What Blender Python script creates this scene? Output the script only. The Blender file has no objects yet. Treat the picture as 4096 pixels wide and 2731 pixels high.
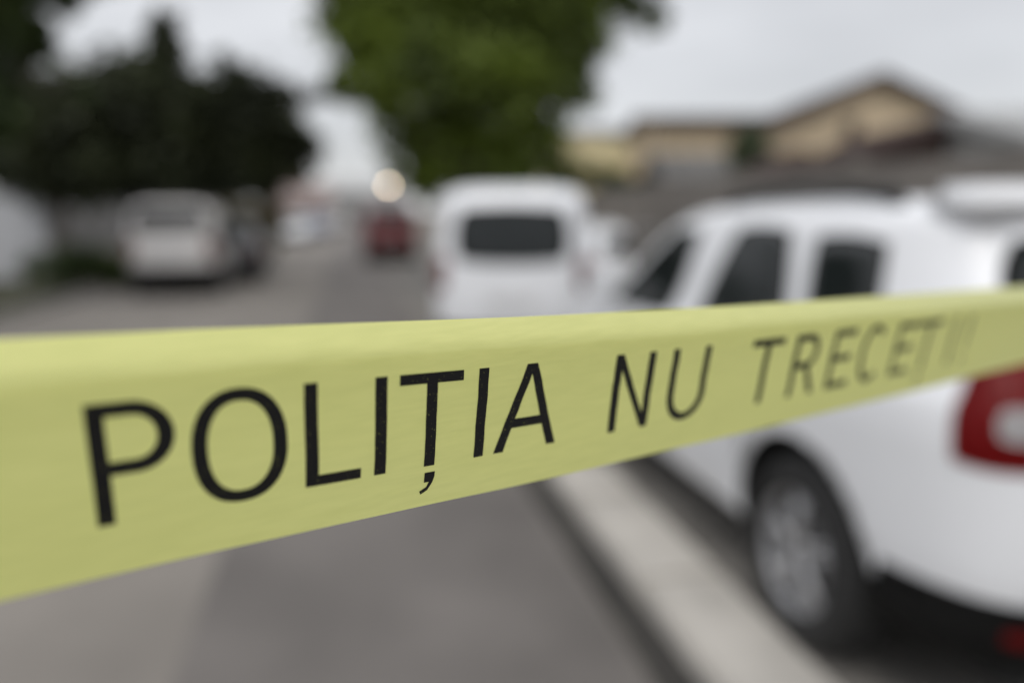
import bpy, bmesh, math, random
from mathutils import Vector, Matrix, noise
R = math.radians
sc = bpy.context.scene
# ------------------------------------------------------------------ camera, sky, sun, exposure
PW, PH, FPX = 4096.0, 2731.0, 28.0 / 36.0 * 4096.0
EYE = Vector((0, 0, 1.53)); YAW = R(11.35); PITCH = R(9.2)      # street runs along +Y
cam = bpy.data.objects.new('camera', bpy.data.cameras.new('camera'))
sc.collection.objects.link(cam); sc.camera = cam
cam.location = EYE
cam.rotation_euler = (math.pi / 2 - PITCH, 0, -YAW)
cam.data.lens = 28; cam.data.sensor_width = 36
cam.data.clip_start = 0.01; cam.data.clip_end = 2000
cam.data.dof.use_dof = True
cam.data.dof.focus_distance = 0.309
cam.data.dof.aperture_fstop = 2.15
cam.data.dof.aperture_blades = 0
CM = cam.rotation_euler.to_matrix()

w = bpy.data.worlds.new('World'); sc.world = w; w.use_nodes = True
nt = w.node_tree; nt.nodes.clear()
def N(t, **k):
    n = nt.nodes.new(t)
    for a, b in k.items(): setattr(n, a, b)
    return n
SUN_EL, SUN_AZ = R(58), R(-150)
out = N('ShaderNodeOutputWorld'); mix = N('ShaderNodeMixShader'); mix.inputs[0].default_value = 0.88
b1 = N('ShaderNodeBackground'); b1.inputs[1].default_value = 0.10
b2 = N('ShaderNodeBackground'); b2.inputs[1].default_value = 1.0
sky = N('ShaderNodeTexSky', sky_type='NISHITA', sun_disc=False); sky.sun_elevation = SUN_EL; sky.sun_rotation = SUN_AZ
tc = N('ShaderNodeTexCoord'); sx = N('ShaderNodeSeparateXYZ')
cr = N('ShaderNodeValToRGB')
cr.color_ramp.elements[0].position = 0.0; cr.color_ramp.elements[0].color = (.65, .655, .67, 1)
cr.color_ramp.elements[1].position = 1.0; cr.color_ramp.elements[1].color = (1.25, 1.27, 1.32, 1)
e = cr.color_ramp.elements.new(0.35); e.color = (.73, .735, .755, 1)
noi = N('ShaderNodeTexNoise'); noi.inputs['Scale'].default_value = 2.6; noi.inputs['Detail'].default_value = 5
mp = N('ShaderNodeMapping'); mp.inputs['Scale'].default_value = (1, 1, 3)
mr = N('ShaderNodeMapRange'); mr.inputs[1].default_value = .3; mr.inputs[2].default_value = .7; mr.inputs[3].default_value = .82; mr.inputs[4].default_value = 1.12
mul = N('ShaderNodeMix', data_type='RGBA', blend_type='MULTIPLY'); mul.inputs[0].default_value = 1
L = nt.links.new
L(tc.outputs['Generated'], sx.inputs[0]); L(sx.outputs['Z'], cr.inputs[0])
L(tc.outputs['Generated'], mp.inputs[0]); L(mp.outputs[0], noi.inputs['Vector']); L(noi.outputs['Fac'], mr.inputs[0])
L(cr.outputs[0], mul.inputs[6]); L(mr.outputs[0], mul.inputs[7]); L(mul.outputs[2], b2.inputs[0])
L(sky.outputs[0], b1.inputs[0]); L(b1.outputs[0], mix.inputs[1]); L(b2.outputs[0], mix.inputs[2]); L(mix.outputs[0], out.inputs[0])
sl = bpy.data.lights.new('sun', 'SUN'); sl.energy = 1.0; sl.angle = R(25); sl.color = (1, .96, .9)
so = bpy.data.objects.new('sun', sl); sc.collection.objects.link(so)
sd = Vector((math.cos(SUN_EL) * math.sin(SUN_AZ), math.cos(SUN_EL) * math.cos(SUN_AZ), math.sin(SUN_EL)))
so.rotation_euler = sd.to_track_quat('Z', 'Y').to_euler()
sc.view_settings.view_transform = 'Standard'; sc.view_settings.look = 'None'
sc.view_settings.exposure = 0.2; sc.view_settings.gamma = 1.0
sc.cycles.max_bounces = 8; sc.cycles.use_denoising = True

# ------------------------------------------------------------------ helpers
def ray(px, py):
    return CM @ Vector(((px - PW / 2) / FPX, -(py - PH / 2) / FPX, -1.0))
def at(px, py, d):                       # point at depth d along the optical axis
    return EYE + ray(px, py) * d
def on_z(px, py, z):
    r = ray(px, py); return EYE + r * ((z - EYE.z) / r.z)
def dist(px, Y, z=0.0):                  # point on a vertical line seen at column px, at street distance Y (horizon row)
    r = ray(px, 850); k = Y / r.y
    return Vector((r.x * k, Y, z))

MATS = {}
def mat(name, col, rough=.6, metal=0, spec=.5, coat=0, var=0, scale=4, bump=0, emit=None, es=0, trans=0, col2=None, bscale=None):
    if name in MATS: return MATS[name]
    m = bpy.data.materials.new(name); m.use_nodes = True
    t = m.node_tree; p = t.nodes['Principled BSDF']
    p.inputs['Base Color'].default_value = (*col, 1); p.inputs['Roughness'].default_value = rough
    p.inputs['Metallic'].default_value = metal; p.inputs['Specular IOR Level'].default_value = spec
    p.inputs['Coat Weight'].default_value = coat; p.inputs['Coat Roughness'].default_value = .28
    if emit: p.inputs['Emission Color'].default_value = (*emit, 1); p.inputs['Emission Strength'].default_value = es
    if trans: p.inputs['Transmission Weight'].default_value = trans
    tcn = t.nodes.new('ShaderNodeTexCoord')
    if var or col2:
        nn = t.nodes.new('ShaderNodeTexNoise'); nn.inputs['Scale'].default_value = scale; nn.inputs['Detail'].default_value = 6
        t.links.new(tcn.outputs['Object'], nn.inputs['Vector'])
        rr = t.nodes.new('ShaderNodeValToRGB'); rr.color_ramp.elements[0].position = .3; rr.color_ramp.elements[1].position = .7
        a = tuple(c * (1 - var) for c in col); b = col2 or tuple(min(1, c * (1 + var)) for c in col)
        rr.color_ramp.elements[0].color = (*a, 1); rr.color_ramp.elements[1].color = (*b, 1)
        t.links.new(nn.outputs['Fac'], rr.inputs[0]); t.links.new(rr.outputs[0], p.inputs['Base Color'])
    if bump:
        n2 = t.nodes.new('ShaderNodeTexNoise'); n2.inputs['Scale'].default_value = bscale or scale * 12; n2.inputs['Detail'].default_value = 8
        t.links.new(tcn.outputs['Object'], n2.inputs['Vector'])
        bp = t.nodes.new('ShaderNodeBump'); bp.inputs['Strength'].default_value = bump; bp.inputs['Distance'].default_value = .02
        t.links.new(n2.outputs['Fac'], bp.inputs['Height']); t.links.new(bp.outputs[0], p.inputs['Normal'])
    MATS[name] = m; return m

white = mat('white_paint', (.76, .77, .79), .42, coat=.4, var=.03, scale=3)
silver = mat('silver_paint', (.66, .63, .60), .35, metal=.1, coat=.6, var=.04)
redp = mat('dark_red_paint', (.15, .010, .014), .3, coat=.8, var=.05)
bluep = mat('pale_blue_paint', (.30, .33, .42), .3, coat=.8, var=.05)
darkp = mat('charcoal_paint', (.035, .037, .04), .3, coat=.8, var=.05)
glass = mat('tinted_glass', (.024, .030, .030), .10, spec=.8, var=.1)
rubber = mat('rubber', (.014, .014, .014), .8, var=.2, scale=20)
plastic = mat('black_plastic', (.013, .013, .013), .65, spec=.3, var=.15, scale=12)
alloy = mat('grey_alloy', (.42, .42, .43), .45, metal=.7, var=.1)
redlens = mat('red_lens', (.24, .002, .003), .4, spec=.3, var=.05)
clearlens = mat('clear_lens', (.55, .53, .53), .15, coat=.8, var=.05)
orangelens = mat('orange_lens', (.6, .16, .02), .2, coat=.6, var=.05)
plate = mat('number_plate', (.7, .7, .7), .4, var=.03)
chrome = mat('chrome', (.6, .6, .6), .15, metal=1, var=.02)

def link(o): sc.collection.objects.link(o); return o
def obj(name, bm, m, parent=None, smooth=False, loc=None):
    me = bpy.data.meshes.new(name); bm.normal_update(); bm.to_mesh(me); bm.free()
    for q in (m if isinstance(m, (list, tuple)) else [m]): me.materials.append(q)
    if smooth:
        for p in me.polygons: p.use_smooth = True
    o = link(bpy.data.objects.new(name, me))
    if parent: o.parent = parent
    if loc is not None: o.location = loc
    return o
def tag(o, label, cat, group=None):
    o['label'] = label; o['category'] = cat
    if group: o['group'] = group
    return o
def thing(name, label, cat, loc=(0, 0, 0), rz=0, group=None):
    o = link(bpy.data.objects.new(name, None)); o.location = loc; o.rotation_euler = (0, 0, rz); o.empty_display_size = .2
    return tag(o, label, cat, group)
def struct(name, bm, m):
    o = obj(name, bm, m); o['kind'] = 'structure'; return o
def box(bm, x0, x1, y0, y1, z0, z1, bev=0):
    r = bmesh.ops.create_cube(bm, size=1)
    for v in r['verts']: v.co = Vector(((x0 + x1) / 2 + v.co.x * (x1 - x0), (y0 + y1) / 2 + v.co.y * (y1 - y0), (z0 + z1) / 2 + v.co.z * (z1 - z0)))
    if bev:
        es = {e for v in r['verts'] for e in v.link_edges}
        bmesh.ops.bevel(bm, geom=list(es), offset=bev, segments=2, affect='EDGES')
    return bm
def boxes(*a):
    bm = bmesh.new()
    for q in a: box(bm, *q)
    return bm
def tube(bm, pts, rad, n=10, cap=True):
    rings = []
    for i, p in enumerate(pts):
        p = Vector(p); a = Vector(pts[max(0, i - 1)]); b = Vector(pts[min(len(pts) - 1, i + 1)])
        d = (b - a).normalized(); u = d.orthogonal().normalized(); v = d.cross(u)
        if rings:
            u = (pu - d * pu.dot(d)).normalized(); v = d.cross(u)
        pu = u
        r = rad[i] if isinstance(rad, (list, tuple)) else rad
        rings.append([bm.verts.new(p + (u * math.cos(t) + v * math.sin(t)) * r) for t in [2 * math.pi * k / n for k in range(n)]])
    for a, b in zip(rings, rings[1:]):
        for k in range(n): bm.faces.new((a[k], a[(k + 1) % n], b[(k + 1) % n], b[k]))
    if cap: bm.faces.new(rings[0][::-1]); bm.faces.new(rings[-1])
    return bm
def lathe_x(bm, prof, n=40, x0=0, cy=0, cz=0, closed=True):   # prof: (x, r) revolved about the X axis
    rings = [[bm.verts.new((x0 + x, cy + r * math.cos(2 * math.pi * k / n), cz + r * math.sin(2 * math.pi * k / n))) for k in range(n)] for x, r in prof]
    m = len(rings)
    for i in range(m if closed else m - 1):
        a, b = rings[i], rings[(i + 1) % m]
        for k in range(n): bm.faces.new((a[k], a[(k + 1) % n], b[(k + 1) % n], b[k]))
    bmesh.ops.recalc_face_normals(bm, faces=bm.faces)
    return bm

# ------------------------------------------------------------------ ground, road, kerb
ROAD = -0.11
def sheet(x0, x1, y0, y1, z, sub=1):
    bm = bmesh.new(); nx = max(1, int(sub)); ny = nx
    vs = [[bm.verts.new((x0 + (x1 - x0) * i / nx, y0 + (y1 - y0) * j / ny, z)) for i in range(nx + 1)] for j in range(ny + 1)]
    for j in range(ny):
        for i in range(nx): bm.faces.new((vs[j][i], vs[j][i + 1], vs[j + 1][i + 1], vs[j + 1][i]))
    return bm
asph = mat('asphalt_worn', (.185, .168, .148), .85, var=.26, scale=.7, bump=.5, bscale=60)
asph2 = mat('asphalt_darker', (.130, .118, .108), .85, var=.28, scale=.9, bump=.5, bscale=60)
earth = mat('earth', (.13, .115, .095), .95, var=.3, scale=.5, bump=.6)
pave = mat('paving', (.16, .15, .135), .9, var=.25, scale=2, bump=.4)
kerbm = mat('kerb_concrete', (.45, .425, .385), .85, var=.14, scale=3, bump=.3)
gutter = mat('gutter_dirt', (.035, .032, .028), .95, var=.5, scale=6, bump=.5)
ground = struct('ground', sheet(-900, 900, -300, 1500, ROAD - .012), earth)
struct('road', sheet(-5.2, 1.1, -40, 300, ROAD - .004), asph)
struct('asphalt_patch', sheet(-.67, .98, -40, 130, ROAD), asph2)
# kerb stones with joints, one row
bm = bmesh.new(); y = -12
while y < 7.5:
    box(bm, 1.16, 1.535, y, y + .985, ROAD - .1, 0, .018); y += 1.0
kerb = struct('kerb', bm, kerbm)
struct('gutter', boxes((1.0, 1.158, -40, 8, ROAD - .05, ROAD + .006)), gutter)
struct('pavement', boxes((1.54, 4.3, -40, 8.0, ROAD - .1, -.006)), pave)
struct('parking_strip', sheet(1.1, 4.3, 8.0, 120, ROAD - .003), pave)
bm = bmesh.new(); y = -10
while y < 80:
    box(bm, -5.38, -5.2, y, y + .985, ROAD - .1, ROAD + .09, .015); y += 1.0
struct('left_kerb', bm, mat('kerb_grey', (.2, .19, .175), .9, var=.2, scale=3, bump=.3))

# ------------------------------------------------------------------ barrier tape
TW = 0.080
F = FPX
def cray(px, py): return Vector(((px - 2048) / F, (py - 1365.5) / F, 1.0))     # x right, y down, z forward
VV = Vector((-682, 8211, 3186)).normalized()
KEYS = [(0, 1355, 2362), (420, 1334, 2262), (850, 1312, 2168), (1280, 1296, 2076), (1707, 1281, 1988), (2264, 1258, 1872),
        (2880, 1226, 1734), (3490, 1186, 1586), (4096, 1146, 1446)]
cols = []
for px, ty, by in KEYS:
    # px is the column at the top edge; bottom lies towards the vanishing point of VV
    rt = cray(px, ty)
    vx, vy = 1366, 9577
    # slide the bottom edge measure to where this stem meets it
    bx = px + (vx - px) * (by - ty) / (vy - ty)
    slope = -.222
    by2 = by + slope * (bx - px)
    rb = cray(bx, by2)
    # least squares: db*rb - dt*rt = TW_eff*VV
    import itertools
    A = [[-rt[i], rb[i]] for i in range(3)]; B = [TW * .965 * VV[i] for i in range(3)]
    a11 = sum(r[0] * r[0] for r in A); a12 = sum(r[0] * r[1] for r in A); a22 = sum(r[1] * r[1] for r in A)
    c1 = sum(A[i][0] * B[i] for i in range(3)); c2 = sum(A[i][1] * B[i] for i in range(3))
    det = a11 * a22 - a12 * a12
    dt = (c1 * a22 - c2 * a12) / det; db = (a11 * c2 - a12 * c1) / det
    cols.append((rt * dt, rb * db, dt, db))
# smooth 1/depth with a straight-line fit so the tape is taut
xs = [k[0] for k in KEYS]; inv = [1 / c[2] for c in cols]
mx = sum(xs) / len(xs); mi = sum(inv) / len(inv)
sl_ = sum((a - mx) * (b - mi) for a, b in zip(xs, inv)) / sum((a - mx) ** 2 for a in xs)
import numpy as np
PF = np.polyfit([x / 4096 for x in xs], inv, 2)
DT = lambda px: float(1 / np.polyval(PF, px / 4096))
def lerpkeys(px, idx):
    K = KEYS
    if px <= K[0][0]: a, b = K[0], K[1]
    elif px >= K[-1][0]: a, b = K[-2], K[-1]
    else:
        for a, b in zip(K, K[1:]):
            if a[0] <= px <= b[0]: break
    return a[idx] + (b[idx] - a[idx]) * (px - a[0]) / (b[0] - a[0])
# top edge line of the tape in camera axes, sampled densely then parametrised by arc length
NS = 90
topc = []
for i in range(NS + 1):
    px = 4096 * i / NS
    topc.append(cray(px, lerpkeys(px, 1)) * DT(px))
for _ in range(40):
    topc = [topc[0]] + [(topc[i - 1] + topc[i] * 2 + topc[i + 1]) / 4 for i in range(1, NS)] + [topc[-1]]
def ext(a, b, L_, n): d = (b - a).normalized(); return [b + d * L_ * (k + 1) / n for k in range(n)]
right = ext(topc[-6], topc[-1], .70, 14)
left = ext(topc[5], topc[0], 1.4, 20)[::-1]
path = left + topc + right
S = [0]
for a, b in zip(path, path[1:]): S.append(S[-1] + (b - a).length)
def path_at(s):
    s = max(0, min(S[-1] - 1e-6, s)); lo, hi = 0, len(S) - 1
    while hi - lo > 1:
        m_ = (lo + hi) // 2
        if S[m_] <= s: lo = m_
        else: hi = m_
    f_ = (s - S[lo]) / (S[hi] - S[lo]); return path[lo].lerp(path[hi], f_), (path[hi] - path[lo]).normalized()
def c2w(v): return EYE + CM @ Vector((v.x, -v.y, -v.z))
# cross-section: arc position t (0 top .. TW bottom) -> offset along VV and offset away from the lens
def section(s, t):
    p, d = path_at(s)
    nrm = d.cross(VV).normalized()
    if nrm.z < 0: nrm = -nrm                   # away from camera
    fold = .0152 + .002 * math.sin(s * 3.1)
    n = 40; x = 0.0; yv = 0.0; T = TW
    # integrate from the bottom edge (angle 0) upward; bends back near the top
    steps = 48; h = T / steps * .985
    pts = [(0.0, 0.0)]
    for k in range(steps):
        tt = T - (k + .5) * h
        kk = 1 / (1 + math.exp((tt - fold) / .0016))      # 1 above the fold
        ang = R(-8) * (tt / T) + R(50) * kk + R(4)
        x += math.cos(ang) * h; yv += math.sin(ang) * h
        pts.append((x, yv))
    return p, d, nrm, pts
sec_cache = {}
def tape_pt(s, t, off=0.0):
    p, d, nrm, pts = section(s, t)
    X, Y = pts[-1]                              # top edge
    q = (1 - t / TW) * (len(pts) - 1); i = min(int(q), len(pts) - 2); f_ = q - i
    a = pts[i][0] + (pts[i + 1][0] - pts[i][0]) * f_; b = pts[i][1] + (pts[i + 1][1] - pts[i][1]) * f_
    rip = .0009 * noise.noise(Vector((s * 11, t * 38, 2))) + .0014 * noise.noise(Vector((s * 3, 7, 2))) + .00022 * noise.noise(Vector((s * 34, t * 160, 5)))
    return p + VV * (X - a) - nrm * (Y - b) * -1 * -1 + nrm * (rip + off)
def tape_w(s, t, off=0.0): return c2w(tape_pt(s, t, off))
bm = bmesh.new(); ns = 260; ntt = 44
grid = [[bm.verts.new(tape_w(S[-1] * i / ns, TW * j / ntt)) for j in range(ntt + 1)] for i in range(ns + 1)]
for i in range(ns):
    for j in range(ntt): bm.faces.new((grid[i][j], grid[i][j + 1], grid[i + 1][j + 1], grid[i + 1][j]))
tm = bpy.data.materials.new('yellow_film'); tm.use_nodes = True
t = tm.node_tree; p = t.nodes['Principled BSDF']
p.inputs['Base Color'].default_value = (.8, .8, .35, 1); p.inputs['Roughness'].default_value = .30
p.inputs['Specular IOR Level'].default_value = .6
tl = t.nodes.new('ShaderNodeBsdfTranslucent'); tl.inputs[0].default_value = (.86, .88, .30, 1)
ms = t.nodes.new('ShaderNodeMixShader'); ms.inputs[0].default_value = .44
p.inputs['Coat Weight'].default_value = .8; p.inputs['Coat Roughness'].default_value = .22
t.links.new(p.outputs[0], ms.inputs[1]); t.links.new(tl.outputs[0], ms.inputs[2]); t.links.new(ms.outputs[0], t.nodes['Material Output'].inputs[0])
tcn = t.nodes.new('ShaderNodeTexCoord'); nn = t.nodes.new('ShaderNodeTexNoise'); nn.inputs['Scale'].default_value = 60; nn.inputs['Detail'].default_value = 6
mpn = t.nodes.new('ShaderNodeMapping'); mpn.inputs['Scale'].default_value = (1, 1, 7)
t.links.new(tcn.outputs['Object'], mpn.inputs[0]); t.links.new(mpn.outputs[0], nn.inputs['Vector'])
rr = t.nodes.new('ShaderNodeValToRGB'); rr.color_ramp.elements[0].color = (.80, .82, .29, 1); rr.color_ramp.elements[1].color = (.88, .89, .33, 1)
rr.color_ramp.elements[0].position = .35; rr.color_ramp.elements[1].position = .65
t.links.new(nn.outputs['Fac'], rr.inputs[0]); t.links.new(rr.outputs[0], p.inputs['Base Color'])
bp = t.nodes.new('ShaderNodeBump'); bp.inputs['Strength'].default_value = .16; bp.inputs['Distance'].default_value = .001
t.links.new(nn.outputs['Fac'], bp.inputs['Height']); t.links.new(bp.outputs[0], p.inputs['Normal'])
tape = obj('barrier_tape', bm, tm, smooth=True)
tag(tape, 'taut yellow plastic police tape with black printed lettering, stretched across in front of everything', 'barrier tape')

def proj(v): return 2048 + v.x / v.z * F, 1365.5 + v.y / v.z * F
def s_of(px, t):
    lo, hi = S[len(left)] - .02, S[len(left) + NS] + .1
    for _ in range(40):
        m_ = (lo + hi) / 2
        if proj(tape_pt(m_, t))[0] < px: lo = m_
        else: hi = m_
    return (lo + hi) / 2
# glyph outlines as polygons in a unit box (x 0..w, y 0 baseline..1 cap height); each is built from strokes
ST, SB = .122, .107      # stem and bar thickness
def arc(cx, cy, rx, ry, a0, a1, n=28): return [(cx + rx * math.cos(R(a0 + (a1 - a0) * k / n)), cy + ry * math.sin(R(a0 + (a1 - a0) * k / n))) for k in range(n + 1)]
def band(outer, inner, closed=False):
    q = []; n = len(outer)
    for k in range(n if closed else n - 1):
        q.append((outer[k], outer[(k + 1) % n], inner[(k + 1) % n], inner[k]))
    return q
def rect(x0, x1, y0, y1): return (((x0, y0)), ((x1, y0)), ((x1, y1)), ((x0, y1)))
def sup(cx, cy, rx, ry, a0, a1, p=2.25, n=44):
    o = []
    for k in range(n + 1):
        a = R(a0 + (a1 - a0) * k / n); c, s_ = math.cos(a), math.sin(a)
        o.append((cx + rx * math.copysign(abs(c) ** (2 / p), c), cy + ry * math.copysign(abs(s_) ** (2 / p), s_)))
    return o
def glyph(ch, W):
    s_, b = ST, SB
    if ch == 'I': return [rect(0, s_, 0, 1)]
    if ch == 'L': return [rect(0, s_, 0, 1), rect(s_, W, 0, b)]
    if ch in 'TŢ':
        q = [rect(0, W, 1 - b, 1), rect(W / 2 - s_ / 2, W / 2 + s_ / 2, 0, 1 - b)]
        if ch == 'Ţ':
            c = W / 2
            q += [((c - .045, -.075), (c + .075, -.075), (c + .075, -.13), (c - .045, -.19)),
                  ((c - .045, -.19), (c + .075, -.13), (c + .055, -.20), (c + .012, -.19)),
                  ((c + .012, -.19), (c + .055, -.20), (c - .0, -.285), (c - .015, -.245)),
                  ((c - .015, -.245), (c - .0, -.285), (c - .075, -.325), (c - .092, -.285))]
        return q
    if ch == 'P':
        m0, r0 = .42, .29
        o = arc(W - r0, m0 + (1 - m0) / 2, r0, (1 - m0) / 2, 90, -90); i_ = arc(W - r0, m0 + (1 - m0) / 2, r0 - s_, (1 - m0) / 2 - b, 90, -90)
        return [rect(0, s_, 0, 1), rect(s_, W - r0, 1 - b, 1), rect(s_, W - r0, m0, m0 + b)] + band(o, i_)
    if ch == 'R':
        m0, r0 = .44, .27
        o = arc(W - .05 - r0, m0 + (1 - m0) / 2, r0, (1 - m0) / 2, 90, -90); i_ = arc(W - .05 - r0, m0 + (1 - m0) / 2, r0 - s_, (1 - m0) / 2 - b, 90, -90)
        return [rect(0, s_, 0, 1), rect(s_, W - .05 - r0, 1 - b, 1), rect(s_, W - .05 - r0, m0, m0 + b)] + band(o, i_) + \
            [((W - s_ * 1.05, 0), (W + .02, 0), (W * .60 + s_ * .6, m0), (W * .60 - s_ * .5, m0))]
    if ch == 'O':
        o = sup(W / 2, .5, W / 2, .52, 0, 360); i_ = sup(W / 2, .5, W / 2 - s_, .52 - b, 0, 360)
        return band(o, i_)
    if ch == 'C':
        o = sup(W / 2, .5, W / 2, .52, 48, 312); i_ = sup(W / 2, .5, W / 2 - s_, .52 - b, 48, 312)
        return band(o, i_)
    if ch == 'U':
        r0 = W / 2
        o = arc(W / 2, .36, r0, .38, 180, 360); i_ = arc(W / 2, .36, r0 - s_, .38 - b, 180, 360)
        return [rect(0, s_, .36, 1), rect(W - s_, W, .36, 1)] + band(o, i_)
    if ch == 'N': return [rect(0, s_, 0, 1), rect(W - s_, W, 0, 1), ((s_, 1), (s_, .80), (W - s_, 0), (W - s_, .20))]
    if ch == 'E': return [rect(0, s_, 0, 1), rect(s_, W, 1 - b, 1), rect(s_, W * .94, .46, .46 + b), rect(s_, W, 0, b)]
    if ch == 'A':
        c = W / 2; k = s_ * 1.06
        yb = .27; xl = lambda y_: (c - k * .52) * y_ + 0 * (1 - y_)
        return [((0, 0), (k, 0), (c, .885), (c - k * .55, 1)), ((W - k, 0), (W, 0), (c + k * .55, 1), (c, .885)), ((c - k * .55, 1), (c, .885), (c + k * .55, 1)),
                ((k + (c - k) * yb / .885, yb), (W - k - (c - k) * yb / .885, yb), (W - k - (c - k) * (yb + b) / .885, yb + b), (k + (c - k) * (yb + b) / .885, yb + b))]
    if ch == '!': return [((0.0, 1), (s_, 1), (s_ * .85, .28), (s_ * .15, .28)), rect(0, s_, 0, .13)]
    return []
T0, T1 = .0215, .0612      # cap line and baseline, metres from the tape's top edge
WORDS = [('POLIŢIA', [(347, 697, .72), (766, 1149, .5), (1222, 1442, .0), (1500, 0, .5), (1599, 1855, .95), (1905, 0, .5), (1971, 2217, .0)]),
         ('NU', [(2445, 2603, .5), (2673, 2822, .5)]),
         ('TRECEŢI!', [(3015, 3142, .95), (3165, 3268, .5), (3318, 3405, .5), (3440, 3530, .5), (3575, 3650, .5), (3684, 3775, .95), (3800, 0, .5), (3858, 0, .5)])]
ink = mat('black_ink', (.010, .010, .011), .42, spec=.3, var=.3, scale=1400, bump=.12, bscale=2500)
_t = ink.node_tree; _r = [n for n in _t.nodes if n.type == 'VALTORGB'][0]      # pinholes in the print
_r.color_ramp.elements[0].position = .675; _r.color_ramp.elements[1].position = .70; _r.color_ramp.elements[1].color = (.35, .35, .10, 1)
CAPH = T1 - T0
def clip_split(poly, n):
    return poly
for word, places in WORDS:
    for ch, (x0, x1, yy) in zip(word, places):
        bm = bmesh.new()
        tt = T1 + (T0 - T1) * yy
        s0 = s_of(x0, tt)
        W = (s_of(x1, tt) - s0) / CAPH if x1 else ST
        for poly in glyph(ch, W):
            # subdivide each quad into a fine grid so it hugs the curved film
            if len(poly) == 3: poly = (poly[0], poly[1], poly[2], poly[2])
            a, b_, c, d = [Vector(q) for q in poly]
            nu = max(1, int(max((b_ - a).length, (c - d).length) / .05)); nv = max(1, int(max((d - a).length, (c - b_).length) / .05))
            vs = [[None] * (nu + 1) for _ in range(nv + 1)]
            for j in range(nv + 1):
                for i in range(nu + 1):
                    q = a.lerp(b_, i / nu).lerp(d.lerp(c, i / nu), j / nv)
                    vs[j][i] = bm.verts.new(tape_w(s0 + q.x * CAPH, T1 - q.y * CAPH, -.00022))
            for j in range(nv):
                for i in range(nu):
                    try: bm.faces.new((vs[j][i], vs[j][i + 1], vs[j + 1][i + 1], vs[j + 1][i]))
                    except ValueError: pass
        bmesh.ops.remove_doubles(bm, verts=bm.verts, dist=1e-6)
        bmesh.ops.recalc_face_normals(bm, faces=bm.faces)
        lo = obj('printed_letter', bm, ink, tape, smooth=True)
        lo['label'] = 'black printed exclamation mark' if ch == '!' else 'black printed capital letter ' + ch.replace('Ţ', 'T with comma below')

# ------------------------------------------------------------------ cars
def mono(pts):
    zs = [p[0] for p in pts]; vs = [p[1] for p in pts]; n = len(pts)
    d = [(vs[i + 1] - vs[i]) / (zs[i + 1] - zs[i]) for i in range(n - 1)]
    m = [d[0]] + [0 if d[i - 1] * d[i] <= 0 else 2 * d[i - 1] * d[i] / (d[i - 1] + d[i]) for i in range(1, n - 1)] + [d[-1]]
    def f(z):
        if z <= zs[0]: return vs[0]
        if z >= zs[-1]: return vs[-1]
        for i in range(n - 1):
            if z <= zs[i + 1]: break
        h = zs[i + 1] - zs[i]; t_ = (z - zs[i]) / h
        return (vs[i] * (2 * t_ ** 3 - 3 * t_ ** 2 + 1) + h * m[i] * (t_ ** 3 - 2 * t_ ** 2 + t_) + vs[i + 1] * (-2 * t_ ** 3 + 3 * t_ ** 2) + h * m[i + 1] * (t_ ** 3 - t_ ** 2))
    return f
class Body:
    def __init__(s, wz, yr, yf, nz):
        s.w, s.yr, s.yf, s.n = mono(wz), mono(yr), mono(yf), mono(nz); s.z0, s.z1 = wz[0][0], wz[-1][0]
    def pt(s, a, z, off=0):
        n = s.n(z); c, q = math.cos(a), math.sin(a)
        l = (s.yf(z) - s.yr(z)) / 2; m = (s.yf(z) + s.yr(z)) / 2
        return Vector(((s.w(z) + off) * math.copysign(abs(c) ** (2 / n), c), m + (l + off) * math.copysign(abs(q) ** (2 / n), q), z))
    def sx(s, y, z):
        n = s.n(z); l = (s.yf(z) - s.yr(z)) / 2; m = (s.yf(z) + s.yr(z)) / 2
        return s.w(z) * max(0, 1 - min(1, abs((y - m) / l)) ** n) ** (1 / n)
    def ry(s, x, z, front=False):
        n = s.n(z); l = (s.yf(z) - s.yr(z)) / 2; m = (s.yf(z) + s.yr(z)) / 2
        k = max(0, 1 - min(1, abs(x / s.w(z))) ** n) ** (1 / n)
        return m + l * k * (1 if front else -1)
    def mesh(s):
        bm = bmesh.new(); K = 112; nzv = 64
        rings = []
        for i in range(nzv + 1):
            z = s.z0 + (s.z1 - s.z0) * (i / nzv)
            rings.append([bm.verts.new(s.pt(2 * math.pi * (k + .5) / K, z)) for k in range(K)])
        for a, b in zip(rings, rings[1:]):
            for k in range(K): bm.faces.new((a[k], a[(k + 1) % K], b[(k + 1) % K], b[k]))
        bm.faces.new(rings[0][::-1]); bm.faces.new(rings[-1])
        return bm
def squircle(u, v, k=.16):
    return u * math.sqrt(1 - k * v * v), v * math.sqrt(1 - k * u * u)
def patch(fn, corners, nu=14, nv=10, k=.16):
    bm = bmesh.new(); a, b, c, d = [Vector(q) for q in corners]
    vs = []
    for j in range(nv + 1):
        row = []
        for i in range(nu + 1):
            u, v = squircle(2 * i / nu - 1, 2 * j / nv - 1, k); u = (u + 1) / 2; v = (v + 1) / 2
            q = a.lerp(b, u).lerp(d.lerp(c, u), v); row.append(bm.verts.new(fn(q.x, q.y)))
        vs.append(row)
    for j in range(nv):
        for i in range(nu): bm.faces.new((vs[j][i], vs[j][i + 1], vs[j + 1][i + 1], vs[j + 1][i]))
    bmesh.ops.solidify(bm, geom=bm.faces[:], thickness=.003)
    return bm
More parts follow.
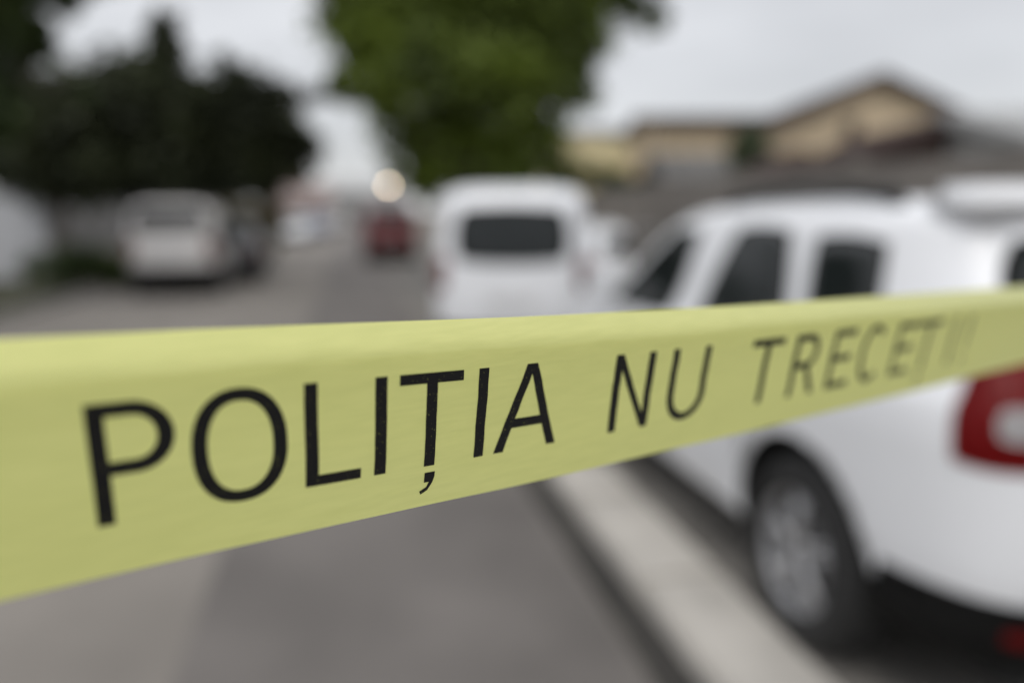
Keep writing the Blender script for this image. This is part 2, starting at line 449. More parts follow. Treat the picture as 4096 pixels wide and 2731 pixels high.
def wheel(par, x, y, r, rimr, side, wid=.21, detail=True):
    xo = x * side; sgn = side
    bm = bmesh.new(); lathe_x(bm, [(-.06, .03), (-.06, .15), (-.02, .15), (-.02, .03)], 24)
    for v in bm.verts: v.co.x *= sgn
    wh = obj('wheel', bm, alloy, par, True, loc=(xo - sgn * wid * .5, y, r))
    bm = bmesh.new(); h = wid / 2
    lathe_x(bm, [(-h, rimr), (-h, r - .04), (-h + .03, r - .008), (-h + .06, r), (h - .06, r), (h - .03, r - .008), (h, r - .04), (h - .004, rimr + .02), (h - .015, rimr)], 48)
    obj('tyre', bm, rubber, wh, True)
    bm = bmesh.new()
    lathe_x(bm, [(h - .012, rimr), (h - .008, rimr - .012), (h - .03, rimr - .02), (-h + .02, rimr - .03), (-h + .02, rimr)], 48)
    if detail:
        for k in range(5):
            a = 2 * math.pi * k / 5 + .3
            for da in (-.13, .13):
                p0 = Vector((h - .03, .035 * math.cos(a), .035 * math.sin(a))); p1 = Vector((h - .035, (rimr - .01) * math.cos(a + da), (rimr - .01) * math.sin(a + da)))
                tube(bm, [p0, (p0 + p1) / 2 + Vector((.004, 0, 0)), p1], [.024, .018, .02], 6)
    lathe_x(bm, [(h - .05, .002), (h - .015, .002), (h - .02, .05), (h - .05, .06)], 24)
    for v in bm.verts: v.co.x *= sgn
    bmesh.ops.recalc_face_normals(bm, faces=bm.faces)
    obj('rim', bm, alloy, wh, True)
    return wh
def build_car(name, label, cat, loc, rz, B, paint, spec, group=None):
    """spec keys: wb, r, rim, track, sides [corner quads], rear, front, tail (a0,a1,z0,z1), clad (z), rails, spoiler, plate, handles"""
    t_ = thing(name, label, cat, loc, rz, group)
    bm = B.mesh()
    me = bpy.data.meshes.new('body'); bmesh.ops.recalc_face_normals(bm, faces=bm.faces); bm.to_mesh(me); bm.free()
    me.materials.append(paint); me.materials.append(plastic)
    body = link(bpy.data.objects.new('body', me)); body.parent = t_
    # wheel arches are cut out of the body
    cb = bmesh.new()
    for y in (0, spec['wb']):
        for sd_ in (-1, 1):
            lathe_x(cb, [(0, .002), (.5, .002), (.5, spec['r'] * 1.17), (0, spec['r'] * 1.17)], 40, x0=(spec['track'] - .30) if sd_ > 0 else -(spec['track'] + .20), cy=y, cz=spec['r'] + .02)
    bmesh.ops.recalc_face_normals(cb, faces=cb.faces)
    cm = bpy.data.meshes.new('cut'); cb.to_mesh(cm); cb.free(); cm.materials.append(paint); cm.materials.append(plastic)
    for p_ in cm.polygons: p_.material_index = 1
    co = link(bpy.data.objects.new('cut', cm)); co.parent = t_
    bo = body.modifiers.new('b', 'BOOLEAN'); bo.operation = 'DIFFERENCE'; bo.object = co; bo.solver = 'EXACT'
    dg = bpy.context.evaluated_depsgraph_get(); dg.update()
    nm = bpy.data.meshes.new_from_object(body.evaluated_get(dg)); body.modifiers.clear(); body.data = nm
    bpy.data.objects.remove(co)
    for p_ in nm.polygons: p_.use_smooth = len(p_.vertices) < 6
    side = lambda sg: (lambda y, z: Vector((sg * (B.sx(y, z) + .006), y, z)))
    side2 = lambda sg: (lambda y, z: Vector((sg * (B.sx(y, z) + .003), y, z)))
    rear = lambda x, z: Vector((x, B.ry(x, z) - .008, z)); front = lambda x, z: Vector((x, B.ry(x, z, True) + .008, z))
    for q in spec['sides']:
        c = Vector((sum(a[0] for a in q) / 4, sum(a[1] for a in q) / 4)); big = [tuple(c + (Vector(a) - c) * 1.09) for a in q]
        for sg in (-1, 1):
            wnd = obj('side_window', patch(side(sg), q), glass, t_, True)
            obj('window_seal', patch(side2(sg), big), plastic, wnd, True)
    rw = obj('rear_window', patch(rear, spec['rear'], k=.2), glass, t_, True)
    tube_bm = bmesh.new(); rq = spec['rear']; zc = rq[0][1] + .03
    tube(tube_bm, [(0, B.ry(0, zc) - .02, zc), (-.18, B.ry(-.18, zc + .04) - .02, zc + .05), (-.36, B.ry(-.36, zc + .06) - .018, zc + .07)], .007, 6)
    obj('wiper', tube_bm, plastic, rw)
    obj('windscreen', patch(front, spec['front']), glass, t_, True)
    a0, a1, z0, z1 = spec['tail']
    for sg in (-1, 1):
        def tl_(a, z, off=.016, sg=sg, a0=a0, a1=a1, z0=z0, z1=z1):
            u = 2 * (a - a0) / (a1 - a0) - 1; v = 2 * (z - z0) / (z1 - z0) - 1
            b_ = off * max(0, 1 - max(abs(u), abs(v)) ** 4)
            q = B.pt(a, z, .002 + b_); return Vector((q.x * sg, q.y, q.z))
        tlo = obj('tail_light', patch(tl_, ((a0, z0), (a1, z0), (a1, z1), (a0, z1)), 20, 14, .22), redlens, t_, True)
        zm0, zm1 = z0 + (z1 - z0) * .30, z0 + (z1 - z0) * .60; am0, am1 = a0 + (a1 - a0) * .12, a1 - (a1 - a0) * .42
        obj('reversing_lens', patch(lambda a, z, f_=tl_: f_(a, z, .022) , ((am0, zm0), (am1, zm0), (am1, zm1), (am0, zm1)), 12, 8, .3), clearlens, tlo, True)
        hq = spec.get('head', (R(55), R(80), .66, .82))
        obj('headlight', patch(lambda a, z: (lambda q: Vector((q.x * sg, q.y, q.z)))(B.pt(a, z, .006)), ((hq[0], hq[2]), (hq[1], hq[2]), (hq[1], hq[3]), (hq[0], hq[3])), k=.3), clearlens, t_, True)
        obj('door_mirror', box(bmesh.new(), *((sg * (spec['track'] - .02), sg * (spec['track'] + .17)) if sg > 0 else (sg * (spec['track'] + .17), sg * (spec['track'] - .02))), spec['mir'][0] - .05, spec['mir'][0] + .07, spec['mir'][1], spec['mir'][1] + .17, .03), paint, t_)
        for hy, hz in spec['handles']:
            x_ = B.sx(hy, hz)
            obj('door_handle', box(bmesh.new(), *sorted((sg * (x_ - .01), sg * (x_ + .03))), hy - .09, hy + .09, hz - .015, hz + .015, .01), paint, t_)
        for (y_, za, zb) in spec['seams']:
            obj('door_seam', patch(lambda y, z, sg=sg: Vector((sg * (B.sx(y, z) + .0015), y, z)), ((y_ - .005, za), (y_ + .005, za), (y_ + .005, zb), (y_ - .005, zb)), 1, 24, 0), plastic, t_)
        for y in (0, spec['wb']): wheel(t_, spec['track'] - .01, y, spec['r'], spec['rim'], sg, detail=spec.get('detail', True))
        if spec.get('rails'):
            ya, yb, zr = spec['rails']
            tb = bmesh.new(); xx = B.w(zr) * .93
            tube(tb, [(sg * xx, ya, zr - .02), (sg * xx, ya + .08, zr + .045), (sg * xx, (ya + yb) / 2, zr + .08), (sg * xx, yb - .08, zr + .055), (sg * xx, yb, zr - .03)], .028, 8)
            obj('roof_rail', tb, spec.get('railm', plastic), t_, True)
        if spec.get('reflector'):
            ra0, ra1, rz0, rz1 = spec['reflector']
            obj('reflector', patch(lambda a, z: (lambda q: Vector((q.x * sg, q.y, q.z)))(B.pt(a, z, .034)), ((ra0, rz0), (ra1, rz0), (ra1, rz1), (ra0, rz1)), k=.3), redlens, t_, True)
    if spec.get('clad'):
        cz0, cz1 = spec['clad']
        for nm_, aa, ab in (('rear_bumper', R(180 + spec.get('ca', 22)), R(360 - spec.get('ca', 22))), ('front_bumper', R(spec.get('ca', 22)), R(180 - spec.get('ca', 22)))):
            bm = bmesh.new(); rows = []
            for j in range(7):
                z = cz0 + (cz1 - cz0) * j / 6; o_ = (.0, .022, .026, .026, .024, .018, .002)[j]
                rows.append([bm.verts.new(B.pt(aa + (ab - aa) * i / 50, z, o_)) for i in range(51)])
            for a, b in zip(rows, rows[1:]):
                for i in range(50): bm.faces.new((a[i], a[i + 1], b[i + 1], b[i]))
            bmesh.ops.solidify(bm, geom=bm.faces[:], thickness=.004)
            obj(nm_, bm, plastic, t_, True)
    if spec.get('spoiler'):
        x_, ya, yb, za, zb = spec['spoiler']
        bm = box(bmesh.new(), -x_, x_, ya, yb, za, zb, .04)
        obj('spoiler', bm, paint, t_, True)
    if spec.get('plate'):
        zp = spec['plate']; yq = B.ry(0, zp)
        obj('number_plate', box(bmesh.new(), -.26, .26, yq - .03, yq - .006, zp - .055, zp + .055, .006), plate, t_)
    # floor pan so that nothing shows through underneath
    obj('underbody', boxes((-spec['track'] + .3, spec['track'] - .3, B.yr(.3) + .1, B.yf(.3) - .1, B.z0 - .05, B.z0 + .02)), plastic, t_)
    return t_
SUV = Body([(.24, .74), (.34, .86), (.60, .895), (.86, .90), (1.0, .885), (1.07, .85), (1.42, .735), (1.52, .69), (1.56, .60), (1.582, .42), (1.59, .12)],
           [(.24, -.66), (.34, -.78), (.56, -.84), (.90, -.80), (1.07, -.75), (1.42, -.52), (1.50, -.485), (1.54, -.44), (1.562, -.32), (1.582, .10), (1.59, .55)],
           [(.24, 3.25), (.36, 3.42), (.66, 3.46), (.84, 3.34), (.95, 3.0), (1.04, 2.6), (1.09, 2.42), (1.44, 1.80), (1.53, 1.52), (1.562, 1.3), (1.582, 1.1), (1.59, .80)],
           [(.24, 6), (.6, 7), (1.0, 7), (1.4, 7), (1.54, 6), (1.59, 2.5)])
suv_spec = dict(wb=2.67, r=.345, rim=.225, track=.89,
    sides=[((1.22, 1.04), (2.10, 1.04), (1.52, 1.43), (1.18, 1.44)), ((.20, 1.04), (.93, 1.04), (.80, 1.46), (.38, 1.46)), ((-.27, 1.05), (.05, 1.04), (.20, 1.445), (-.19, 1.435))],
    rear=((-.66, 1.08), (.66, 1.08), (.61, 1.475), (-.61, 1.475)), front=((-.66, 1.12), (.66, 1.12), (.56, 1.47), (-.56, 1.47)),
    tail=(R(284), R(315), .86, 1.15), head=(R(42), R(72), .70, .86), clad=(.235, .51), ca=29, spoiler=(.665, -.50, -.24, 1.50, 1.612), reflector=(R(287), R(298), .40, .45),
    plate=.92, mir=(1.95, 1.05), handles=[(.45, .95), (1.3, .95)], seams=[(.37, .55, 1.02), (1.15, .30, 1.02), (2.1, .3, 1.0)], rails=(-.10, 1.15, 1.545))
D0 = on_z(3205, 2215, .345)
suvx = D0.x + .86
build_car('white_suv', 'large white SUV with alloy wheels, close behind the tape on the pavement', 'suv',
          (suvx, D0.y + .03, 0), 0, SUV, white, suv_spec)

def van_body(W, H, Lr, Lf, nose=3.4):
    h = W / 2
    return Body([(.20, h * .9), (.32, h * .97), (.6, h), (1.0, h * .985), (1.1, h * .97), (H - .30, h * .90), (H - .12, h * .84), (H - .04, h * .72), (H - .01, h * .45), (H, h * .15)],
                [(.20, -Lr + .1), (.32, -Lr + .02), (.6, -Lr), (1.05, -Lr + .03), (H - .3, -Lr + .13), (H - .12, -Lr + .22), (H - .04, -Lr + .36), (H - .01, -Lr + .75), (H, -Lr + 1.3)],
                [(.20, Lf - .15), (.35, Lf), (.7, Lf), (.9, Lf - .15), (1.02, Lf - .7), (1.12, Lf - 1.0), (H - .25, Lf - 1.75), (H - .1, Lf - 2.05), (H - .03, Lf - 2.3), (H, Lf - 2.8)],
                [(.2, 6), (.6, 6), (1.1, 6), (H - .2, 5), (H, 3)])
VAN = van_body(1.85, 1.95, .72, 3.6)
van_spec = dict(wb=2.8, r=.31, rim=.19, track=.87,
    sides=[((2.0, 1.12), (2.75, 1.12), (2.15, 1.62), (1.95, 1.62)), ((.95, 1.12), (1.85, 1.12), (1.80, 1.62), (.95, 1.62))],
    rear=((-.64, 1.09), (.64, 1.09), (.61, 1.72), (-.61, 1.72)), front=((-.72, 1.16), (.72, 1.16), (.66, 1.66), (-.66, 1.66)),
    tail=(R(298), R(325), .78, 1.16), clad=(.195, .40), ca=30, plate=.72, mir=(2.7, 1.08), handles=[(1.0, 1.0), (1.95, 1.0)], seams=[(.92, .35, 1.7), (1.9, .3, 1.6), (2.75, .3, 1.1)],
    head=(R(48), R(70), .70, .88))
vp = dist(2062, 9.0)
build_car('white_van', 'white panel van seen from behind, one small dark rear window, before the green tree', 'van',
          (vp.x, vp.y + .1, ROAD), R(-13.5), VAN, white, van_spec)
# left people carrier
MPV = van_body(1.78, 1.86, .75, 3.5)
mpv_spec = dict(van_spec, sides=[((1.9, 1.05), (2.65, 1.05), (2.1, 1.50), (1.85, 1.50)), ((.85, 1.05), (1.75, 1.05), (1.72, 1.50), (.85, 1.50)), ((-.35, 1.05), (.70, 1.05), (.70, 1.50), (-.20, 1.50))],
    rear=((-.72, 1.30), (.72, 1.30), (.64, 1.74), (-.64, 1.74)), front=((-.70, 1.10), (.70, 1.10), (.62, 1.54), (-.62, 1.54)), tail=(R(295), R(325), .72, 1.15), clad=(.195, .58), plate=.90, wb=2.7,
    rails=(-.3, 1.2, 1.80), seams=[(.78, .35, 1.05), (1.8, .3, 1.05), (2.65, .3, 1.05)])
q = dist(665, 16.6)
build_car('people_carrier', 'pale silver people carrier on the left of the road, below the dark tree', 'people carrier',
          (q.x, q.y + .7, ROAD), R(2), MPV, silver, mpv_spec)
HB = Body([(.18, .74), (.3, .83), (.55, .86), (.85, .86), (.95, .83), (1.30, .67), (1.40, .58), (1.44, .42), (1.46, .12)],
          [(.18, -.58), (.3, -.68), (.55, -.72), (.85, -.69), (.95, -.64), (1.28, -.40), (1.38, -.22), (1.43, .1), (1.46, .6)],
          [(.18, 3.1), (.34, 3.28), (.58, 3.28), (.72, 3.1), (.85, 2.6), (.93, 2.1), (.97, 1.98), (1.32, 1.35), (1.40, 1.1), (1.44, .9), (1.46, .65)],
          [(.18, 5), (.6, 5), (.95, 5), (1.3, 4.5), (1.46, 2.5)])
hb_spec = dict(wb=2.5, r=.30, rim=.19, track=.85,
    sides=[((.95, .97), (1.75, .97), (1.30, 1.27), (1.0, 1.28)), ((.05, .97), (.82, .97), (.88, 1.28), (.18, 1.27))],
    rear=((-.58, .97), (.58, .97), (.50, 1.28), (-.50, 1.28)), front=((-.62, .99), (.62, .99), (.52, 1.34), (-.52, 1.34)),
    tail=(R(296), R(324), .66, .90), clad=(.175, .34), plate=.72, mir=(1.7, .93), handles=[(.15, .86), (1.0, .86)], seams=[(.0, .4, .93), (.88, .3, .95), (1.75, .3, .95)], head=(R(42), R(70), .55, .70))
far = dict(hb_spec, detail=False)
def hatch(px, Y, rz, paint, label, z=ROAD, group=None, sp=hb_spec, name='parked_car', B=HB):
    q = dist(px, Y); build_car(name, label, 'car', (q.x, q.y, z), R(rz), B, paint, sp, group)
hatch(1560, 27, 0, redp, 'dark red car parked beneath the glowing lamp, left of the white van', sp=mpv_spec, B=MPV)
hatch(2500, 12.6, -2, white, 'white hatchback mostly hidden between the white van and the white SUV')
hatch(1270, 56, 0, bluep, 'pale blue car in the distance down the street', sp=far)
hatch(1190, 50, 178, white, 'small white car facing the camera far down the street on the left', sp=far)
hatch(1345, 70, 0, silver, 'farthest small silver car at the end of the street', sp=far)
hatch(890, 19.8, 2, darkp, 'grey hatchback parked in front of the pale people carrier', sp=far)
hatch(2790, 15.5, 0, darkp, 'dark hatchback parked past the white SUV, beside the dark hedge bush', sp=far)

# ------------------------------------------------------------------ trees and shrubs
bark = mat('bark', (.05, .042, .034), .95, var=.35, scale=8, bump=.6)
def leafmat(name, a, b, sc_=.8):
    m = mat(name, a, .55, spec=.35, var=.0, scale=sc_, col2=b); return m
g_mid = leafmat('leaf_mid_green', (.022, .034, .008), (.19, .26, .030), .75)
g_dark = leafmat('leaf_dark_green', (.012, .015, .009), (.066, .080, .032), .7)
g_pale = leafmat('leaf_pale_green', (.045, .065, .03), (.11, .14, .07), .7)
g_bush = leafmat('leaf_bush_green', (.020, .038, .010), (.06, .085, .02), 1.2)
g_brown = leafmat('leaf_russet', (.10, .055, .02), (.07, .08, .03), 1.2)
def crown(blobs, nleaf, size, rng, dens=1.0):
    bm = bmesh.new(); tot = sum(b[1].x * b[1].y * b[1].z for b in blobs) if isinstance(blobs[0][1], Vector) else 1
    for c, rad in blobs:
        n = max(40, int(nleaf * (rad.x * rad.y * rad.z) / tot)); ncl = max(5, n // 45)
        for k in range(ncl):
            d = Vector((rng.gauss(0, 1), rng.gauss(0, 1), rng.gauss(0, 1))).normalized() * (rng.random() ** .42)
            cc = c + Vector((d.x * rad.x, d.y * rad.y, d.z * rad.z)); cr_ = min(rad) * (.26 + .26 * rng.random())
            for q in range(n // ncl):
                e_ = Vector((rng.gauss(0, 1), rng.gauss(0, 1), rng.gauss(0, .8))) * cr_ * .6
                p_ = cc + e_; s_ = size * (.6 + .8 * rng.random())
                u = Vector((rng.uniform(-1, 1), rng.uniform(-1, 1), rng.uniform(-.6, .6))).normalized(); v = u.orthogonal().normalized()
                v = (v * math.cos(rng.random() * 6.28) + u.cross(v) * math.sin(rng.random() * 6.28))
                bm.faces.new([bm.verts.new(p_ - u * s_ * .5), bm.verts.new(p_ + v * s_ * .3), bm.verts.new(p_ + u * s_ * .6), bm.verts.new(p_ - v * s_ * .3)])
    return bm
def tree(name, label, base, hgt, blobs, leafm, nleaf, size, seed, tr=.16, group=None, cat='tree'):
    rng = random.Random(seed); t_ = thing(name, label, cat, base, 0, group)
    bm = bmesh.new(); top = Vector((rng.uniform(-.2, .2), rng.uniform(-.2, .2), hgt))
    trunk = [Vector((0, 0, -.15)), Vector((.02, 0, .3)), Vector((.05, .03, hgt * .4)), top * .75, top]
    tube(bm, trunk, [tr * 1.35, tr, tr * .85, tr * .6, tr * .3], 12)
    for c, rad in blobs:
        st = trunk[2].lerp(top, rng.random() * .8); m_ = st.lerp(c, .5) + Vector((rng.uniform(-.15, .15), rng.uniform(-.15, .15), .12))
        tube(bm, [st, m_, c], [tr * .45, tr * .28, tr * .08], 7)
        for k in range(3):
            e_ = c + Vector((rng.uniform(-1, 1) * rad.x, rng.uniform(-1, 1) * rad.y, rng.uniform(-.6, .8) * rad.z)) * .75
            tube(bm, [m_, m_.lerp(e_, .5) + Vector((0, 0, .06)), e_], [tr * .2, tr * .12, tr * .03], 5)
    obj('trunk', bm, bark, t_, True)
    obj('crown', crown(blobs, nleaf, size, rng), leafm, t_)
    return t_
def pxblobs(base, lst, Y):         # (column px, row px, half-width px, half-height px, depth m)
    o = []
    for (x, y, hx, hy, dz) in lst:
        r = ray(x, y); k = (Y + dz) / r.y; P = EYE + r * k; m_ = k / FPX
        o.append((P - base, Vector((hx * m_, (hx + hy) / 2 * m_, hy * m_))))
    return o
b = dist(1880, 17.0, ROAD)
tree('broadleaf_tree', 'big bright green leafy tree standing behind the white van', b, 4.6,
     pxblobs(b, [(1560, 80, 250, 200, 0), (1900, 60, 300, 220, .5), (2190, 60, 210, 190, 0), (1450, 290, 150, 140, -.3), (1700, 300, 240, 180, -.6), (2030, 330, 250, 180, -.3), (2210, 330, 130, 150, 0),
                 (1680, 520, 180, 130, 0), (1950, 540, 220, 120, .2), (1780, 680, 200, 90, .3), (1990, 660, 170, 80, .2), (1620, -250, 420, 220, .5), (2150, -250, 500, 200, .5), (2380, 0, 150, 80, .2), (2540, 20, 100, 80, .4), (2610, 80, 55, 70, .4), (2450, -60, 220, 80, .2), (2290, 330, 90, 140, .2), (1640, 690, 120, 80, .5), (1730, 780, 100, 60, .5), (2170, 560, 130, 110, .2), (2110, 680, 130, 70, .2), (2350, 130, 110, 110, .2), (1690, 735, 90, 60, .6), (1400, 372, 90, 42, 0), (1510, 400, 90, 55, 0), (1390, 60, 110, 200, 0), (1350, 280, 60, 90, 0), (1900, 700, 280, 80, .4), (2330, 180, 70, 120, 0)], 17), g_mid, 70000, .19, 3, .22)
b = dist(620, 21, ROAD)
tree('dark_tree', 'very dark dense tree towering over the silver people carrier', b, 5.2,
     pxblobs(b, [(260, 500, 200, 210, 0), (560, 450, 220, 190, .3), (120, 420, 120, 130, .2), (655, 190, 65, 150, 0), (650, 330, 100, 90, 0), (790, 500, 210, 170, 0), (1060, 500, 120, 90, 0), (1170, 380, 90, 38, 0), (1290, 372, 80, 34, 0), (1170, 560, 80, 70, 0), (930, 275, 55, 95, 0), (930, 400, 90, 70, 0), (500, 290, 50, 50, 0), (1010, 470, 150, 150, 0), (1130, 580, 100, 120, 0), (480, 640, 260, 120, .2), (820, 650, 240, 110, .2), (1000, 640, 130, 90, 0), (330, 720, 240, 90, .3), (700, 730, 300, 80, .3), (1000, 720, 160, 60, 0), (1210, 590, 50, 40, 0), (320, 360, 70, 70, 0), (180, 600, 90, 120, 0), (1090, 370, 90, 45, 0)], 21), g_dark, 75000, .24, 5, .24)
b = dist(-150, 14, ROAD)
tree('leafy_tree', 'mid green tree leaning into the top left corner of the photo', b, 4.6,
     pxblobs(b, [(-150, 100, 230, 160, 0), (60, 60, 120, 110, 0), (150, 200, 90, 70, .2), (260, 40, 70, 50, .2), (340, 350, 60, 40, .2), (-120, 420, 150, 150, 0), (40, 400, 45, 40, 0), (-220, -200, 380, 180, 0), (200, -130, 200, 120, 0)], 14), g_bush, 24000, .18, 8, .16)
b = dist(60, 24, ROAD)
tree('leafy_tree', 'grey green tree behind the fence at the left edge, lighter than the dark tree', b, 3.0,
     pxblobs(b, [(-60, 560, 130, 140, 0), (80, 520, 90, 90, 0), (30, 660, 150, 90, 0), (200, 640, 80, 80, 0)], 24), g_pale, 10000, .3, 11, .14)
b = dist(1080, 30, ROAD)
tree('olive_tree', 'low olive green tree at the right end of the dark tree', b, 2.6,
     pxblobs(b, [(1110, 630, 100, 80, 0), (1210, 600, 80, 60, 0), (1030, 740, 120, 60, 0), (1150, 700, 90, 60, 0)], 30), leafmat('leaf_olive', (.03, .034, .01), (.08, .08, .02), 1), 6000, .2, 13, .12)
b = dist(2340, 20, 0)
tree('small_tree', 'small green shrubby tree between the white van and the tan house', b, 2.0,
     pxblobs(b, [(2330, 690, 60, 40, 0), (2420, 710, 80, 40, 0), (2520, 740, 50, 35, 0), (2240, 700, 60, 60, 0)], 20), g_mid, 5000, .14, 17, .08)
b = dist(3010, 17.5, 0)
tree('small_tree', 'small dull green tree in front of the tan house, behind the white SUV', b, 2.2,
     pxblobs(b, [(3010, 570, 60, 60, 0), (3040, 660, 60, 60, 0), (2960, 640, 50, 50, 0)], 17.5), g_pale, 3500, .12, 19, .07)
def bush(label, px, Y, rad, m, seed, z=ROAD, n=6000, sz=.10):
    rng = random.Random(seed); q = dist(px, Y, z); t_ = thing('bush', label, 'bush', q)
    bl = []
    for k in range(6):
        bl.append((Vector((rng.uniform(-.6, .6) * rad.x, rng.uniform(-.5, .5) * rad.y, rad.z * rng.uniform(.5, 1.1))), rad * rng.uniform(.45, .65)))
    bm = bmesh.new()
    for c, r_ in bl: tube(bm, [(0, 0, -.05), (c.x * .5, c.y * .5, c.z * .5), tuple(c)], [.03, .02, .008], 5)
    obj('stem', bm, bark, t_)
    obj('foliage', crown(bl, n, sz, rng), m, t_)
bush('low dark green bush between the white garden wall and the people carrier', 330, 18.5, Vector((1.15, .8, .62)), g_bush, 2, n=9000)
bush('russet bush under the dark tree beside the grey hatchback', 1000, 27, Vector((.9, .7, .75)), g_brown, 4)
bush('tall dark hedge bush in front of the tan house, just left of the SUV roof', 2730, 13.5, Vector((.9, .7, .95)), g_dark, 6, z=0)
bush('wide olive and russet thicket at the bend of the street, beyond the grey hatchback', 985, 42, Vector((2.6, 1.5, 1.5)), g_brown, 9, n=9000, sz=.25)
# grass verge
rng = random.Random(4); bm = bmesh.new()
for k in range(14000):
    x = rng.uniform(-10.5, -5.5); y = rng.uniform(8, 24); h = rng.uniform(.03, .09); a = rng.random() * 6.28
    u = Vector((math.cos(a), math.sin(a), 0)) * .012; c = Vector((x, y, ROAD - .02)); tp = c + Vector((rng.uniform(-.04, .04), rng.uniform(-.04, .04), h + .02))
    bm.faces.new([bm.verts.new(c - u), bm.verts.new(c + u), bm.verts.new(tp)])
o = obj('grass', bm, g_bush); o['kind'] = 'stuff'; tag(o, 'thin green grass along the left verge', 'grass')

# ------------------------------------------------------------------ houses, fences
tan = mat('tan_render', (.66, .53, .36), .85, var=.1, scale=1.5, bump=.2)
cream = mat('cream_render', (.75, .66, .40), .85, var=.08, scale=1.5, bump=.2)
brownroof = mat('brown_roof', (.075, .05, .045), .8, var=.25, scale=5, bump=.5)
greyroof = mat('grey_roof', (.13, .125, .118), .8, var=.15, scale=4, bump=.4)
paleroof = mat('pale_roof', (.36, .36, .355), .7, var=.08, scale=3, bump=.2)
greywall = mat('grey_wall', (.19, .175, .16), .9, var=.2, scale=2, bump=.3)
brown = mat('brown_wood', (.06, .045, .038), .7, var=.3, scale=6, bump=.3)
pinkwall = mat('pinkish_render', (.36, .29, .27), .85, var=.1, scale=2, bump=.2)
palewall = mat('pale_render', (.42, .42, .41), .85, var=.1, scale=2, bump=.2)
def house(name, label, loc, rz, wd, dp, hw, hr, wallm, roofm, wins=(), over=.35, doors=(), chim=None, gable_front=True, cat='house'):
    """front faces -Y; ridge runs along Y when gable_front"""
    t_ = thing(name, label, cat, loc, rz)
    bm = bmesh.new(); x = wd / 2
    if gable_front:
        prof = [(-x, 0), (x, 0), (x, hw), (0, hr), (-x, hw)]
        a = [bm.verts.new((p_[0], 0, p_[1])) for p_ in prof]; b_ = [bm.verts.new((p_[0], dp, p_[1])) for p_ in prof]
    else:
        prof = [(0, 0), (dp, 0), (dp, hw), (dp / 2, hr), (0, hw)]
        a = [bm.verts.new((-x, p_[0], p_[1])) for p_ in prof]; b_ = [bm.verts.new((x, p_[0], p_[1])) for p_ in prof]
    n = len(prof); bm.faces.new(a[::-1]); bm.faces.new(b_)
    for k in range(n): bm.faces.new((a[k], a[(k + 1) % n], b_[(k + 1) % n], b_[k]))
    bmesh.ops.recalc_face_normals(bm, faces=bm.faces)
    obj('wall', bm, wallm, t_)
    bm = bmesh.new(); th = .22
    half = x if gable_front else dp / 2; sl2 = (hr - hw) / half
    for sg in (-1, 1):
        e0 = half + over; zl = hw - over * sl2
        pts = [(0, hr + .02), (e0, zl + .02), (e0, zl + th), (0, hr + th + .04)]
        l0, l1 = (-over, dp + over) if gable_front else (-x - over, x + over)
        def mk(u, v, l_): return (sg * u, l_, v) if gable_front else (l_, dp / 2 + sg * u, v)
        A_ = [bm.verts.new(mk(u, v, l0)) for u, v in pts]; B_ = [bm.verts.new(mk(u, v, l1)) for u, v in pts]
        bm.faces.new(A_); bm.faces.new(B_[::-1])
        for k in range(4): bm.faces.new((A_[k], A_[(k + 1) % 4], B_[(k + 1) % 4], B_[k]))
        nc = int((l1 - l0) / .45)                                  # standing ribs down the roof
        for i in range(nc + 1):
            l_ = l0 + .05 + (l1 - l0 - .1) * i / max(1, nc)
            q0, q1 = mk(.02, hr + th + .05, l_), mk(e0 - .01, zl + th + .01, l_); tube(bm, [q0, q1], .022, 4)
    bmesh.ops.recalc_face_normals(bm, faces=bm.faces)
    rf = obj('roof', bm, roofm, t_)
    if chim: obj('chimney', boxes((chim[0] - .25, chim[0] + .25, chim[1], chim[1] + .5, chim[2], chim[3]), (chim[0] - .3, chim[0] + .3, chim[1] - .05, chim[1] + .55, chim[3] + .002, chim[3] + .1)), mat('brick', (.22, .10, .07), .9, var=.3, scale=9, bump=.4), rf)
    for (wx, wz, ww, wh) in wins:
        fr = obj('window', boxes((wx - ww / 2, wx - ww / 2 + .06, -.05, .02, wz, wz + wh), (wx + ww / 2 - .06, wx + ww / 2, -.05, .02, wz, wz + wh), (wx - ww / 2 + .06, wx + ww / 2 - .06, -.05, .02, wz, wz + .06),
                              (wx - ww / 2 + .06, wx + ww / 2 - .06, -.05, .02, wz + wh - .06, wz + wh), (wx - .025, wx + .025, -.045, .02, wz + .06, wz + wh - .06)), brown, t_)
        obj('pane', boxes((wx - ww / 2 + .05, wx + ww / 2 - .05, -.02, .01, wz + .05, wz + wh - .05)), glass, fr)
        obj('sill', boxes((wx - ww / 2 - .06, wx + ww / 2 + .06, -.11, .01, wz - .06, wz - .004)), greywall, fr)
    for (dx, dw, dh) in doors:
        d_ = obj('door', boxes((dx - dw / 2, dx + dw / 2, -.04, .02, 0, dh)), brown, t_)
        obj('handle', boxes((dx + dw / 2 - .14, dx + dw / 2 - .1, -.08, -.042, dh * .46, dh * .52)), chrome, d_)
    return t_
YH = -YAW                                    # houses whose fronts face the camera
q = dist(3480, 22, 0)
hg = house('tan_house', 'tan rendered house with a brown roofed gable, above the white SUV roof', q, YH, 7.6, 8, 3.7, 5.35, tan, brownroof, wins=[(-1.9, .9, 1.2, 1.2), (1.8, .9, 1.2, 1.2)], doors=[(0, 1.0, 2.1)], over=.4)
obj('timber_post', boxes((-.95, -.55, -.12, -.003, .0, 4.25)), brown, hg)
q = dist(2870, 23.5, 0)
